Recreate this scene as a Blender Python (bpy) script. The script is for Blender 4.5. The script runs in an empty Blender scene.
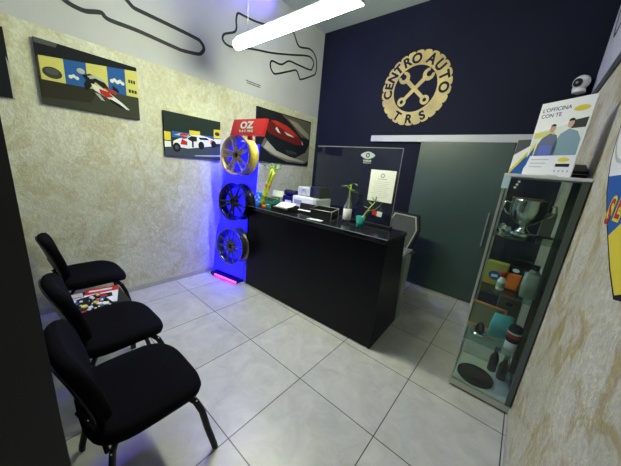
import bpy, bmesh, math, random
from mathutils import Vector, Matrix
random.seed(7)
S = bpy.context.scene
COL = S.collection
PI = math.pi
XL, XR, YB, YF, ZC = -2.75, 0.622, 2.52, -2.9, 3.68

# ------------------------------------------------------------------ materials
MATS = {}
def mat(name, col, rough=.5, metal=0., emit=None, es=1., spec=.5, coat=0., trans=0., alpha=1.):
    if name in MATS: return MATS[name]
    m = bpy.data.materials.new(name); m.use_nodes = True
    b = m.node_tree.nodes['Principled BSDF']
    b.inputs['Base Color'].default_value = (*col, 1)
    b.inputs['Roughness'].default_value = rough
    b.inputs['Metallic'].default_value = metal
    b.inputs['Specular IOR Level'].default_value = spec
    b.inputs['Coat Weight'].default_value = coat
    b.inputs['Transmission Weight'].default_value = trans
    if emit:
        b.inputs['Emission Color'].default_value = (*emit, 1)
        b.inputs['Emission Strength'].default_value = es
    MATS[name] = m
    return m

def nn(m, t, **kw):
    n = m.node_tree.nodes.new(t)
    for k, v in kw.items():
        if k in n.inputs: n.inputs[k].default_value = v
        else: setattr(n, k, v)
    return n
def ln(m, a, b): m.node_tree.links.new(a, b)
def ramp(m, stops):
    n = nn(m, 'ShaderNodeValToRGB')
    e = n.color_ramp.elements
    while len(e) < len(stops): e.new(.5)
    for i, (p, c) in enumerate(stops):
        e[i].position = p; e[i].color = (*c, 1) if len(c) == 3 else c
    return n

def noisy(name, col, amp=.25, scale=6., rough=.5, bump=0., bscale=60., metal=0., spec=.5, coat=0.):
    """colour with a cloudy variation and optional fine bump"""
    if name in MATS: return MATS[name]
    m = mat(name, col, rough, metal, spec=spec, coat=coat)
    b = m.node_tree.nodes['Principled BSDF']
    tc = nn(m, 'ShaderNodeTexCoord')
    n = nn(m, 'ShaderNodeTexNoise', Scale=scale, Detail=5.)
    ln(m, tc.outputs['Object'], n.inputs['Vector'])
    r = ramp(m, [(.3, tuple(c * (1 - amp) for c in col)), (.7, tuple(min(1, c * (1 + amp)) for c in col))])
    ln(m, n.outputs['Fac'], r.inputs['Fac']); ln(m, r.outputs['Color'], b.inputs['Base Color'])
    if bump:
        n2 = nn(m, 'ShaderNodeTexNoise', Scale=bscale, Detail=3.)
        ln(m, tc.outputs['Object'], n2.inputs['Vector'])
        bp = nn(m, 'ShaderNodeBump', Strength=bump, Distance=.01)
        ln(m, n2.outputs['Fac'], bp.inputs['Height']); ln(m, bp.outputs['Normal'], b.inputs['Normal'])
    return m

def plaster_mat(name, base, light, ochre, amount, oscale):
    """trowelled stucco: cream coat with ochre stains and pearly scratches"""
    m = mat(name, base, .55)
    b = m.node_tree.nodes['Principled BSDF']
    tc = nn(m, 'ShaderNodeTexCoord')
    mp = nn(m, 'ShaderNodeMapping'); mp.inputs['Scale'].default_value = (1, 1, .8)
    ln(m, tc.outputs['Object'], mp.inputs['Vector'])
    n1 = nn(m, 'ShaderNodeTexNoise', Scale=1.6, Detail=6., Roughness=.6)
    n2 = nn(m, 'ShaderNodeTexNoise', Scale=oscale, Detail=8., Roughness=.66, Distortion=1.2)
    n3 = nn(m, 'ShaderNodeTexNoise', Scale=34., Detail=6., Roughness=.7, Distortion=.9)
    for n in (n1, n2, n3): ln(m, mp.outputs['Vector'], n.inputs['Vector'])
    r1 = ramp(m, [(.35, base), (.65, light)]); ln(m, n1.outputs['Fac'], r1.inputs['Fac'])
    r2 = ramp(m, [(.49, (0, 0, 0)), (.585, (1, 1, 1))]); ln(m, n2.outputs['Fac'], r2.inputs['Fac'])
    k = nn(m, 'ShaderNodeMath', operation='MULTIPLY'); k.inputs[1].default_value = amount
    ln(m, r2.outputs['Color'], k.inputs[0])
    mx = nn(m, 'ShaderNodeMix', data_type='RGBA'); mx.inputs[7].default_value = (*ochre, 1)
    ln(m, k.outputs[0], mx.inputs[0]); ln(m, r1.outputs['Color'], mx.inputs[6])
    r3 = ramp(m, [(.45, (.82, .82, .82)), (.6, (1.05, 1.05, 1.05))]); ln(m, n3.outputs['Fac'], r3.inputs['Fac'])
    mm = nn(m, 'ShaderNodeMix', data_type='RGBA', blend_type='MULTIPLY'); mm.inputs[0].default_value = .8
    ln(m, mx.outputs[2], mm.inputs[6]); ln(m, r3.outputs['Color'], mm.inputs[7])
    n4 = nn(m, 'ShaderNodeTexNoise', Scale=1.1, Detail=3.); n5 = nn(m, 'ShaderNodeTexNoise', Scale=46., Detail=2., Roughness=.6, Distortion=1.5)
    for n in (n4, n5): ln(m, mp.outputs['Vector'], n.inputs['Vector'])
    r4 = ramp(m, [(.48, (0,) * 3), (.62, (1,) * 3)]); ln(m, n4.outputs['Fac'], r4.inputs['Fac'])
    r5 = ramp(m, [(.53, (0,) * 3), (.62, (1,) * 3)]); ln(m, n5.outputs['Fac'], r5.inputs['Fac'])
    gl = nn(m, 'ShaderNodeMath', operation='MULTIPLY'); ln(m, r4.outputs['Color'], gl.inputs[0]); ln(m, r5.outputs['Color'], gl.inputs[1])
    g2 = nn(m, 'ShaderNodeMath', operation='MULTIPLY'); g2.inputs[1].default_value = .6; ln(m, gl.outputs[0], g2.inputs[0])
    mg = nn(m, 'ShaderNodeMix', data_type='RGBA'); mg.inputs[7].default_value = (.80, .80, .76, 1)
    ln(m, g2.outputs[0], mg.inputs[0]); ln(m, mm.outputs[2], mg.inputs[6])
    ln(m, mg.outputs[2], b.inputs['Base Color'])
    rr = ramp(m, [(.42, (.62,) * 3), (.66, (.34,) * 3)]); ln(m, n2.outputs['Fac'], rr.inputs['Fac'])
    ln(m, rr.outputs['Color'], b.inputs['Roughness'])
    ad = nn(m, 'ShaderNodeMath', operation='ADD'); ln(m, n2.outputs['Fac'], ad.inputs[0]); ln(m, n3.outputs['Fac'], ad.inputs[1])
    bp = nn(m, 'ShaderNodeBump', Strength=.55, Distance=.012)
    ln(m, ad.outputs[0], bp.inputs['Height']); ln(m, bp.outputs['Normal'], b.inputs['Normal'])
    return m

def tile_mat():
    m = mat('porcelain_tile', (.5, .5, .48), .34)
    b = m.node_tree.nodes['Principled BSDF']
    tc = nn(m, 'ShaderNodeTexCoord')
    br = nn(m, 'ShaderNodeTexBrick', Scale=1.)
    br.offset = 0.; br.squash = 1.
    br.inputs['Brick Width'].default_value = .6; br.inputs['Row Height'].default_value = .6
    br.inputs['Mortar Size'].default_value = .0032; br.inputs['Mortar Smooth'].default_value = .1
    br.inputs['Color1'].default_value = (.53, .535, .51, 1); br.inputs['Color2'].default_value = (.47, .475, .455, 1)
    br.inputs['Mortar'].default_value = (.05, .055, .05, 1)
    ln(m, tc.outputs['Object'], br.inputs['Vector'])
    n = nn(m, 'ShaderNodeTexNoise', Scale=5.5, Detail=9., Roughness=.68, Distortion=.7)
    ln(m, tc.outputs['Object'], n.inputs['Vector'])
    r = ramp(m, [(.3, (.78, .79, .78)), (.68, (1.08, 1.08, 1.06))]); ln(m, n.outputs['Fac'], r.inputs['Fac'])
    mm = nn(m, 'ShaderNodeMix', data_type='RGBA', blend_type='MULTIPLY'); mm.inputs[0].default_value = 1.
    ln(m, br.outputs['Color'], mm.inputs[6]); ln(m, r.outputs['Color'], mm.inputs[7])
    ln(m, mm.outputs[2], b.inputs['Base Color'])
    bp = nn(m, 'ShaderNodeBump', Strength=.3, Distance=.002); bp.invert = True
    ln(m, br.outputs['Fac'], bp.inputs['Height']); ln(m, bp.outputs['Normal'], b.inputs['Normal'])
    return m

def glass_mat(name, tint, refl=.06):
    m = bpy.data.materials.new(name); m.use_nodes = True
    nt = m.node_tree; nt.nodes.clear()
    out = nt.nodes.new('ShaderNodeOutputMaterial')
    t = nt.nodes.new('ShaderNodeBsdfTransparent'); t.inputs['Color'].default_value = (*tint, 1)
    g = nt.nodes.new('ShaderNodeBsdfGlossy'); g.inputs['Roughness'].default_value = .03
    lw = nt.nodes.new('ShaderNodeLayerWeight'); lw.inputs['Blend'].default_value = .25
    mr = nt.nodes.new('ShaderNodeMapRange'); mr.inputs['To Min'].default_value = refl; mr.inputs['To Max'].default_value = .28
    mx = nt.nodes.new('ShaderNodeMixShader')
    nt.links.new(lw.outputs['Facing'], mr.inputs['Value'])
    nt.links.new(mr.outputs['Result'], mx.inputs['Fac'])
    nt.links.new(t.outputs[0], mx.inputs[1]); nt.links.new(g.outputs[0], mx.inputs[2])
    nt.links.new(mx.outputs[0], out.inputs['Surface'])
    MATS[name] = m
    return m

M_floor = tile_mat()
M_plL = plaster_mat('cream_stucco', (.56, .57, .42), (.66, .67, .54), (.50, .47, .27), .7, 4.5)
M_plR = plaster_mat('stained_stucco', (.50, .50, .37), (.62, .61, .49), (.42, .33, .12), .75, 7.)
M_white = noisy('white_wall_paint', (.45, .465, .50), .05, 2., .7, .12, 90.)
M_ceil = noisy('grey_ceiling_paint', (.33, .38, .38), .05, 2., .8)
M_navy = noisy('midnight_wall_paint', (.0062, .0078, .018), .18, 1.3, .75, .1, 70., spec=.15)
M_doorp = noisy('dark_green_door_panel', (.032, .060, .054), .2, 1.5, .42)
M_front = noisy('black_partition', (.006, .006, .008), .2, 3., .6)
M_base = noisy('stone_baseboard', (.42, .42, .38), .12, 8., .4)
M_bfab = noisy('black_upholstery', (.0028, .0028, .0042), .3, 40., .95, .35, 500., spec=.08)
M_bmetal = mat('black_metal', (.006, .006, .008), .5, spec=.25)
M_bplas = mat('black_plastic', (.008, .008, .010), .42, spec=.3)
M_desk = noisy('black_desk_laminate', (.003, .003, .006), .2, 5., .4, spec=.2)
M_desktop = noisy('gloss_black_top', (.008, .009, .013), .2, 5., .16)
M_gold = noisy('gold_leaf_paint', (.40, .31, .095), .25, 5., .5, metal=.0)
M_goldrim = noisy('gold_alloy', (.46, .36, .075), .1, 9., .42, metal=.3)
M_blkrim = mat('gloss_black_alloy', (.012, .012, .015), .22, .4)
M_gunrim = mat('gunmetal_alloy', (.13, .13, .135), .3, .8)
M_chrome = mat('chrome', (.75, .76, .76), .12, 1.)
M_silver = mat('silver_cup_metal', (.62, .64, .6), .2, 1.)
M_alu = mat('brushed_aluminium', (.50, .54, .52), .35, .85)
M_wht = mat('white_gloss', (.72, .73, .72), .35)
M_paper = mat('white_paper', (.74, .75, .70), .7)
M_grey = mat('mid_grey_plastic', (.32, .34, .32), .5)
M_track = mat('black_track_paint', (.006, .006, .009), .6)
M_red = mat('red_sign_paint', (.62, .025, .03), .4)
M_redp = mat('print_red', (.42, .03, .02), .75, spec=.12)
M_org = mat('orange_plastic', (.75, .16, .03), .45)
M_yel = mat('print_yellow', (.62, .52, .05), .75, spec=.12)
M_pyel = mat('print_pale_yellow', (.58, .55, .16), .75, spec=.12)
M_blu = mat('print_blue', (.025, .10, .33), .75, spec=.12)
M_dkb = mat('print_dark', (.012, .014, .018), .75, spec=.12)
M_dgr = mat('print_dark_olive', (.045, .048, .035), .75, spec=.12)
M_mgr = mat('print_track_grey', (.075, .085, .085), .75, spec=.12)
M_lgr = mat('print_light_grey', (.42, .44, .42), .75, spec=.12)
M_pw = mat('print_white', (.68, .70, .68), .75, spec=.12)
M_teal = mat('teal_card', (.01, .22, .22), .45)
M_cyan = mat('cyan_cloth', (.10, .45, .55), .8)
M_green = noisy('leaf_green', (.16, .30, .04), .3, 20., .5)
M_bamb = noisy('bamboo_yellow_green', (.48, .55, .05), .25, 15., .4)
M_skin = mat('print_skin', (.42, .24, .15), .5)
M_wood = noisy('orange_wood', (.75, .28, .06), .2, 12., .5)
M_leg = noisy('grey_green_laminate', (.22, .26, .23), .1, 5., .45)
M_mir = mat('dark_mirror', (.07, .085, .085), .05, 1.)
M_glass = glass_mat('cabinet_glass', (.86, .93, .90), .016)
M_shelfg = glass_mat('green_shelf_glass', (.72, .84, .79), .05)
M_acr = glass_mat('clear_acrylic', (.90, .94, .95), .03)
M_bottle = mat('clear_bottle_glass', (.75, .85, .80), .05, trans=.92)
M_tealg = mat('turquoise_glass', (.05, .55, .5), .08, trans=.6)
M_lamp = mat('lamp_diffuser', (1, 1, 1), .5, emit=(.95, 1., .66), es=66.)
M_blue = mat('blue_led_panel', (.01, .01, .15), .4, emit=(.004, .003, 1.), es=2.6)
M_bstrip = mat('added_blue_led_strip', (.02, .02, .3), .4, emit=(.16, .09, 1.), es=75.)
M_mag = mat('magenta_led_strip', (.3, .02, .2), .4, emit=(1., .05, .55), es=2.6)

# ------------------------------------------------------------------ mesh building
class MB:
    def __init__(s, M=None):
        s.bm = bmesh.new(); s.mats = []; s.M = M or Matrix()
    def mi(s, m):
        if m is None: return 0
        if m not in s.mats: s.mats.append(m)
        return s.mats.index(m)
    def _add(s, pts, faces, m=None, M=None, smooth=False):
        T = s.M @ M if M is not None else s.M
        vs = [s.bm.verts.new(T @ Vector(p)) for p in pts]
        i = s.mi(m)
        for f in faces:
            try:
                fc = s.bm.faces.new([vs[k] for k in f]); fc.material_index = i; fc.smooth = smooth
            except ValueError: pass
        return vs
    def box(s, c, d, m=None, M=None, bev=0., seg=2):
        """c centre, d full size"""
        b = bmesh.new(); bmesh.ops.create_cube(b, size=1)
        for v in b.verts: v.co = Vector((v.co.x * d[0], v.co.y * d[1], v.co.z * d[2]))
        if bev: bmesh.ops.bevel(b, geom=list(b.edges), offset=min(bev, min(d) * .45), segments=seg, affect='EDGES', profile=.5)
        s.merge(b, m, (M or Matrix()) @ Matrix.Translation(c)); return s
    def merge(s, b, m=None, M=None, smooth=False):
        b.verts.index_update()
        s._add([v.co.copy() for v in b.verts], [[v.index for v in f.verts] for f in b.faces], m, M, smooth); b.free()
    def prism(s, pts, z0, z1, m=None, M=None):
        n = len(pts)
        a = [(p[0], p[1], z0) for p in pts] + [(p[0], p[1], z1) for p in pts]
        ar = sum(pts[i][0] * pts[(i + 1) % n][1] - pts[(i + 1) % n][0] * pts[i][1] for i in range(n))
        if ar < 0:
            a = [(p[0], p[1], z0) for p in pts[::-1]] + [(p[0], p[1], z1) for p in pts[::-1]]
        s._add(a, [list(range(n))[::-1], list(range(n, 2 * n))] + [[i, (i + 1) % n, n + (i + 1) % n, n + i] for i in range(n)], m, M); return s
    def ringprism(s, outer, inner, z0, z1, m=None, M=None):
        n = len(outer)
        a = [(*p, z0) for p in outer] + [(*p, z0) for p in inner] + [(*p, z1) for p in outer] + [(*p, z1) for p in inner]
        F = []
        for i in range(n):
            j = (i + 1) % n
            F += [[i, n + i, n + j, j], [2 * n + i, 2 * n + j, 3 * n + j, 3 * n + i], [i, j, 2 * n + j, 2 * n + i], [n + i, 3 * n + i, 3 * n + j, n + j]]
        s._add(a, F, m, M); return s
    def lathe(s, prof, seg=32, m=None, M=None, closed=False, smooth=True):
        """prof: (r, z) list, turned about z"""
        P, F = [], []
        n = len(prof)
        for i in range(seg):
            a = 2 * PI * i / seg
            P += [(r * math.cos(a), r * math.sin(a), z) for r, z in prof]
        rng = n if closed else n - 1
        for i in range(seg):
            j = (i + 1) % seg
            for k in range(rng):
                l = (k + 1) % n
                F.append([i * n + k, j * n + k, j * n + l, i * n + l])
        if not closed:
            if prof[0][0] > 1e-6: F.append([i * n for i in range(seg)][::-1])
            if prof[-1][0] > 1e-6: F.append([i * n + n - 1 for i in range(seg)])
        vs = s._add(P, F, m, M, smooth)
        bmesh.ops.remove_doubles(s.bm, verts=vs, dist=1e-6); return s
    def tube(s, pts, r, seg=8, m=None, M=None, closed=False, flat=None):
        """sweep a round (or flat=(a,b) elliptic) section along pts; r number or list"""
        pts = [Vector(p) for p in pts]; n = len(pts)
        rs = r if isinstance(r, (list, tuple)) else [r] * n
        P, F = [], []
        up = Vector((0, 0, 1)); prev = None
        for i, p in enumerate(pts):
            a = pts[(i - 1) % n] if (closed or i > 0) else p
            b = pts[(i + 1) % n] if (closed or i < n - 1) else p
            t = (b - a).normalized()
            if prev is None:
                u = t.cross(up)
                if u.length < 1e-3: u = t.cross(Vector((0, 1, 0)))
                u.normalize()
            else:
                u = prev - t * prev.dot(t); u.normalize()
            prev = u; v = t.cross(u)
            for k in range(seg):
                an = 2 * PI * k / seg
                fx, fy = flat or (1, 1)
                P.append(p + u * (rs[i] * fx * math.cos(an)) + v * (rs[i] * fy * math.sin(an)))
        for i in range(n if closed else n - 1):
            j = (i + 1) % n
            for k in range(seg):
                l = (k + 1) % seg
                F.append([i * seg + k, i * seg + l, j * seg + l, j * seg + k])
        if not closed: F += [list(range(seg))[::-1], list(range((n - 1) * seg, n * seg))]
        s._add(P, F, m, M, True); return s
    def pad(s, w, d, r, th, bev=.018, m=None, M=None, fn=None, taper=0.):
        """upholstered pad: rounded-rect outline w x d, thickness th up from z=0, fn bends each point"""
        N = 40
        def outline(ins):
            out = []
            for i in range(N):
                a = 2 * PI * i / N
                ca, sa = math.cos(a), math.sin(a)
                e = 2. / 3.6
                x = abs(ca) ** e * (1 if ca >= 0 else -1); y = abs(sa) ** e * (1 if sa >= 0 else -1)
                ww = (w / 2 - ins) * (1 - taper * y)
                out.append((x * ww, y * (d / 2 - ins)))
            return out
        rings = []
        for k in (.15, .4, .7): rings.append(([(x * k, y * k) for x, y in outline(bev)], 0))
        rings += [(outline(bev), 0), (outline(bev * .3), bev * .3), (outline(0), th * .5), (outline(bev * .3), th - bev * .3), (outline(bev), th)]
        for k in (.7, .4, .15): rings.append(([(x * k, y * k) for x, y in outline(bev)], th + .004))
        P, F = [], []
        for ol, z in rings:
            for x, y in ol:
                p = Vector((x, y, z)); P.append(fn(p) if fn else p)
        for i in range(len(rings) - 1):
            for k in range(N):
                l = (k + 1) % N
                F.append([i * N + k, i * N + l, (i + 1) * N + l, (i + 1) * N + k])
        F += [list(range(N))[::-1], list(range((len(rings) - 1) * N, len(rings) * N))]
        s._add(P, F, m, M, True); return s
    def sphere(s, c, r, m=None, M=None, sc=(1, 1, 1), seg=16):
        b = bmesh.new(); bmesh.ops.create_uvsphere(b, u_segments=seg, v_segments=max(6, seg // 2), radius=r)
        for v in b.verts: v.co = Vector((v.co.x * sc[0], v.co.y * sc[1], v.co.z * sc[2]))
        s.merge(b, m, (M or Matrix()) @ Matrix.Translation(c), True); return s
    def text(s, body, size, m=None, M=None, depth=.001, bold=0.):
        cu = bpy.data.curves.new('t', 'FONT'); cu.body = body; cu.size = size; cu.extrude = depth; cu.offset = bold
        cu.align_x = 'CENTER'; cu.align_y = 'CENTER'
        o = bpy.data.objects.new('t', cu); COL.objects.link(o)
        me = bpy.data.meshes.new_from_object(o.evaluated_get(bpy.context.evaluated_depsgraph_get()))
        bpy.data.objects.remove(o); bpy.data.curves.remove(cu)
        s._add([v.co.copy() for v in me.vertices], [list(p.vertices) for p in me.polygons], m, M)
        bpy.data.meshes.remove(me); return s
    def build(s, name, m=None, parent=None, loc=None):
        me = bpy.data.meshes.new(name)
        bmesh.ops.recalc_face_normals(s.bm, faces=list(s.bm.faces))
        s.bm.to_mesh(me); s.bm.free()
        if m is not None and not s.mats: s.mats = [m]
        elif m is not None: me.materials.append(m) if m not in s.mats else None
        for k in s.mats: me.materials.append(k) if k.name not in me.materials else None
        o = bpy.data.objects.new(name, me); COL.objects.link(o)
        if parent is not None: o.parent = parent
        if loc is not None: o.location = loc
        return o

def tag(o, label, cat, group=None, kind=None):
    o['label'] = label; o['category'] = cat
    if group: o['group'] = group
    if kind: o['kind'] = kind
    return o
def thing(name, label, cat, loc=(0, 0, 0), rz=0., group=None):
    o = bpy.data.objects.new(name, None); COL.objects.link(o)
    o.empty_display_size = .1; o.location = loc; o.rotation_euler = (0, 0, rz)
    return tag(o, label, cat, group)
def struct(o): o['kind'] = 'structure'; return o
def kids(o): return [c for c in bpy.data.objects if c.parent == o]
def dup(o, label=None, loc=None, rz=None):
    def cp(a, par):
        c = a.copy(); COL.objects.link(c); c.parent = par
        for k in kids(a): cp(k, c)
        return c
    c = cp(o, None)
    if label: c['label'] = label
    if loc is not None: c.location = loc
    if rz is not None: c.rotation_euler = (0, 0, rz)
    return c
def rot(a, ax): return Matrix.Rotation(a, 4, ax)
def tr(*p): return Matrix.Translation(p)
def frame(o, u, v, n):
    return Matrix(((u[0], v[0], n[0], o[0]), (u[1], v[1], n[1], o[1]), (u[2], v[2], n[2], o[2]), (0, 0, 0, 1)))
LEFT = lambda y, z, off=0.: frame((XL + off, y, z), (0, 1, 0), (0, 0, 1), (1, 0, 0))
BACK = lambda x, z, off=0.: frame((x, YB - off, z), (1, 0, 0), (0, 0, 1), (0, -1, 0))
RIGHT = lambda y, z, off=0.: frame((XR - off, y, z), (0, -1, 0), (0, 0, 1), (-1, 0, 0))

# ------------------------------------------------------------------ room shell
T = .12
BND = 2.385
struct(MB().box(((XL + XR) / 2, (YB + YF) / 2, -T / 2), (XR - XL + 2 * T, YB - YF + 2 * T, T)).build('floor', M_floor))
struct(MB().box(((XL + XR) / 2, (YB + YF) / 2, ZC + T / 2), (XR - XL + 2 * T, YB - YF + 2 * T, T)).build('ceiling', M_ceil))
def two_tone(name, x, sgn, mlow):
    b = MB()
    b.box((x + sgn * T / 2, (YB + YF) / 2, BND / 2), (T, YB - YF, BND), mlow)
    b.box((x + sgn * T / 2, (YB + YF) / 2, (BND + ZC) / 2), (T, YB - YF, ZC - BND), M_white)
    return struct(b.build(name))
two_tone('wall_left', XL, -1, M_plL)
two_tone('wall_right', XR, 1, M_plR)
struct(MB().box(((XL + XR) / 2, YB + T / 2, ZC / 2), (XR - XL, T, ZC)).build('wall_back', M_navy))
# entrance side, behind the viewer: a wall with an open doorway
b = MB()
b.box((-1.9, YF - T / 2, ZC / 2), (1.7, T, ZC), M_white)
b.box((.45, YF - T / 2, ZC / 2), (.34, T, ZC), M_white)
b.box((-.39, YF - T / 2, 3.05), (1.34, T, 1.26), M_white)
struct(b.build('wall_front'))
# the black partition whose edge shows at the left of the photo
struct(MB().box((-.72, -1.36, ZC / 2), (.56, .30, ZC)).build('wall_partition', M_front))
struct(MB().box((XL + .006, (YB + YF) / 2, .028), (.012, YB - YF, .056)).build('baseboard_left', M_base))
struct(MB().box((XR - .005, (YB + YF) / 2, .03), (.010, YB - YF, .06)).build('baseboard_right', M_base))
struct(MB().box((XR - .006, (YB + YF) / 2, BND - .03), (.012, YB - YF, .075)).build('right_wall_strip', mat('dark_grey_strip', (.05, .06, .06), .5)))  # dark grey strip along the colour boundary of the right wall
# sliding door with its white rail
d = thing('door_1', 'dark green flush sliding door hanging from the white rail', 'door', (-.35, YB - .035, 0)); d['kind'] = 'structure'
MB().box((0, 0, 1.01), (1.02, .04, 2.0), bev=.003).build('door_leaf', M_doorp, d)
h = MB(); h.box((.44, -.045, .99), (.014, .012, .42), bev=.003)
for z in (.82, 1.16): h.box((.44, -.03, z), (.010, .03, .012))
h.build('pull_handle', M_alu, d)
rl = thing('trim_2', 'long white sliding door rail across the dark back wall', 'rail', (0, 0, 0)); rl['kind'] = 'structure'
MB().box((-.585, YB - .03, 2.035), (2.06, .06, .085), bev=.004).build('rail_cover', mat('rail_white', (.42, .44, .46), .45), rl)
MB().box((-1.3, YB - .0615, 2.035), (.001, .003, .085)).build('joint', M_grey, rl)

# ------------------------------------------------------------------ wall decals
def ribbon(pts, w, closed, Mx, th=.0015, sub=4):
    n = len(pts); P = []
    def g(i): return Vector(pts[i % n] if closed else pts[max(0, min(n - 1, i))])
    for i in range(n if closed else n - 1):
        p0, p1, p2, p3 = g(i - 1), g(i), g(i + 1), g(i + 2)
        for k in range(sub):
            t = k / sub
            P.append(.5 * ((2 * p1) + (p2 - p0) * t + (2 * p0 - 5 * p1 + 4 * p2 - p3) * t * t + (3 * p1 - p0 - 3 * p2 + p3) * t ** 3))
    if not closed: P.append(g(n - 1))
    return P
def ribbon_obj(name, pts, w, closed, Mx, m):
    P = ribbon(pts, w, closed, Mx); n = len(P)
    L, R = [], []
    for i in range(n):
        a = P[(i - 1) % n] if (closed or i > 0) else P[i]; c = P[(i + 1) % n] if (closed or i < n - 1) else P[i]
        t = (c - a).normalized(); q = Vector((-t.y, t.x)) * w / 2
        L.append(P[i] + q); R.append(P[i] - q)
    b = MB(Mx)
    V = [(p.x, p.y, 0) for p in L] + [(p.x, p.y, 0) for p in R] + [(p.x, p.y, .002) for p in L] + [(p.x, p.y, .002) for p in R]
    F = []
    for i in range(n if closed else n - 1):
        j = (i + 1) % n
        F += [[2 * n + i, 3 * n + i, 3 * n + j, 2 * n + j], [i, j, n + j, n + i], [i, 2 * n + i, 2 * n + j, j], [n + i, n + j, 3 * n + j, 3 * n + i]]
    b._add(V, F)
    return b.build(name, m)
t1 = [(-.32, 2.84), (-.28, 2.81), (-.25, 2.79), (-.20, 2.785), (.04, 2.78), (.32, 2.77), (.385, 2.755), (.42, 2.71), (.40, 2.66), (.35, 2.625), (.19, 2.6), (.09, 2.6), (-.22, 2.615), (-.42, 2.61), (-.47, 2.62), (-.49, 2.64), (-.53, 2.63), (-.60, 2.605), (-.66, 2.605), (-.72, 2.62), (-.78, 2.66), (-.82, 2.74), (-.80, 2.84), (-.72, 2.92), (-.60, 2.96), (-.45, 2.94), (-.37, 2.89)]
tag(ribbon_obj('race_track_outline', t1, .034, True, LEFT(0, 0, .001), M_track), 'long thin black race circuit outline painted above the motocross picture', 'wall decal')
t2 = [(.82, 2.86), (.74, 2.845), (.68, 2.855), (.65, 2.89), (.67, 2.94), (.74, 2.98), (.81, 3.02), (.835, 3.07), (.83, 3.14), (.84, 3.21), (.87, 3.235), (.94, 3.24), (1.14, 3.26), (1.4, 3.32), (1.72, 3.42), (1.80, 3.40), (1.85, 3.34), (1.9, 3.29), (1.97, 3.28), (2.17, 3.33), (2.29, 3.30), (2.36, 3.21), (2.36, 3.05), (2.27, 2.98), (2.02, 2.855), (1.97, 2.88), (1.9, 2.945), (1.76, 2.89), (1.51, 2.78), (1.44, 2.775), (1.39, 2.83), (1.39, 2.89), (1.43, 2.915), (1.59, 2.925), (1.73, 3.015), (1.89, 3.03), (2.21, 3.05), (2.27, 3.1), (2.29, 3.18), (2.21, 3.225), (2.09, 3.21), (1.8, 3.12), (1.42, 3.01), (1.19, 2.96), (.98, 2.91)]
tag(ribbon_obj('race_track_outline', t2, .024, True, LEFT(0, 0, .001), M_track), 'winding black race circuit outline painted behind the hanging tube lamp', 'wall decal')
tag(ribbon_obj('race_track_outline', [(-2.36, 3.42), (-2.35, 3.22), (-2.33, 3.05), (-2.28, 2.90), (-2.2, 2.81), (-2.12, 2.79), (-2.02, 2.82), (-1.92, 2.9), (-1.8, 3.0), (-1.6, 3.05)], .026, False, RIGHT(0, 0, .001), M_track), 'black race circuit curve painted high on the right wall', 'wall decal')
b = MB(LEFT(0, 0, .001))
random.seed(3)
for r in range(2):
    x = .99 + r * .02
    while x < 1.22:
        w = random.uniform(.008, .022)
        b.box((x + w / 2, 2.549 - r * .024, .001), (w, .012, .002)); x += w + .006
tag(b.build('decal_caption', M_track), 'tiny black caption lines under the circuit outline by the lamp', 'wall decal')

# gold emblem on the back wall -------------------------------------------------
E0 = (-1.10, 2.675)
em = thing('wall_emblem', 'round gold tyre emblem with crossed spanners on dark back wall', 'sign', (E0[0], YB - .001, E0[1]))
EM = frame((0, 0, 0), (1, 0, 0), (0, 0, 1), (0, -1, 0))
NL = 26; out, inn = [], []
for i in range(NL * 10):
    a = 2 * PI * i / (NL * 10); f = (i % 10) / 10
    r = .462 - (.018 * (2 * abs(f - .5)) ** 3)
    if i % 10 == 0: r -= .012
    out.append((r * math.cos(a), r * math.sin(a))); inn.append((.288 * math.cos(a), .288 * math.sin(a)))
MB(EM).ringprism(out, inn, .0, .006).build('tyre_ring', M_gold, em)
def arc_text(s, angs, r, size, flip=False):
    for ch, a in zip(s, angs):
        a = math.radians(a); p = (r * math.cos(a), r * math.sin(a), .0062)
        MB(EM).text(ch, size, None, tr(*p) @ rot(a + (PI / 2 if flip else -PI / 2), 'Z'), .0008, .0065).build('letter', M_navy, em)
arc_text('CENTRO', [187, 170, 152, 134.5, 115, 95], .366, .162)
arc_text('AUTO', [64, 41, 18.5, -3], .366, .162)
arc_text('TRS', [-119, -92, -64], .382, .155, True)
def spanner(Lh, ang):
    b = MB(EM @ tr(0, 0, Lh) @ rot(ang, 'Z'))
    b.prism([(-.19, -.022), (.19, -.026), (.19, .026), (-.19, .022)], 0, .006)
    o2 = [(-.215 + .058 * math.cos(t), .058 * math.sin(t)) for t in [2 * PI * k / 28 for k in range(28)]]
    i2 = [(-.215 + .026 * math.cos(t), .026 * math.sin(t)) for t in [2 * PI * k / 28 for k in range(28)]]
    b.ringprism(o2, i2, .0, .0066)
    # open jaw: a C shape with the mouth outwards
    P = []
    for k in range(21):
        t = .62 + (2 * PI - 1.24) * k / 20
        P.append((.222 + .076 * math.cos(t), .076 * math.sin(t)))
    for k in range(11):
        t = 2 * PI - .78 - (2 * PI - 1.56) * k / 10
        P.append((.232 + .036 * math.cos(t), .036 * math.sin(t)))
    n = len(P); a = [(x, y, 0) for x, y in P] + [(x, y, .0066) for x, y in P]
    # triangulate the C as quads between outer and inner arcs
    O = [P[k] for k in range(0, 21, 2)]; I = P[21:][::-1]
    for k in range(10):
        b.prism([O[k], O[k + 1], I[k + 1], I[k]], 0, .0066)
    b.build('spanner', M_gold, em)
spanner(0, math.radians(137)); spanner(.0008, math.radians(45))

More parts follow.
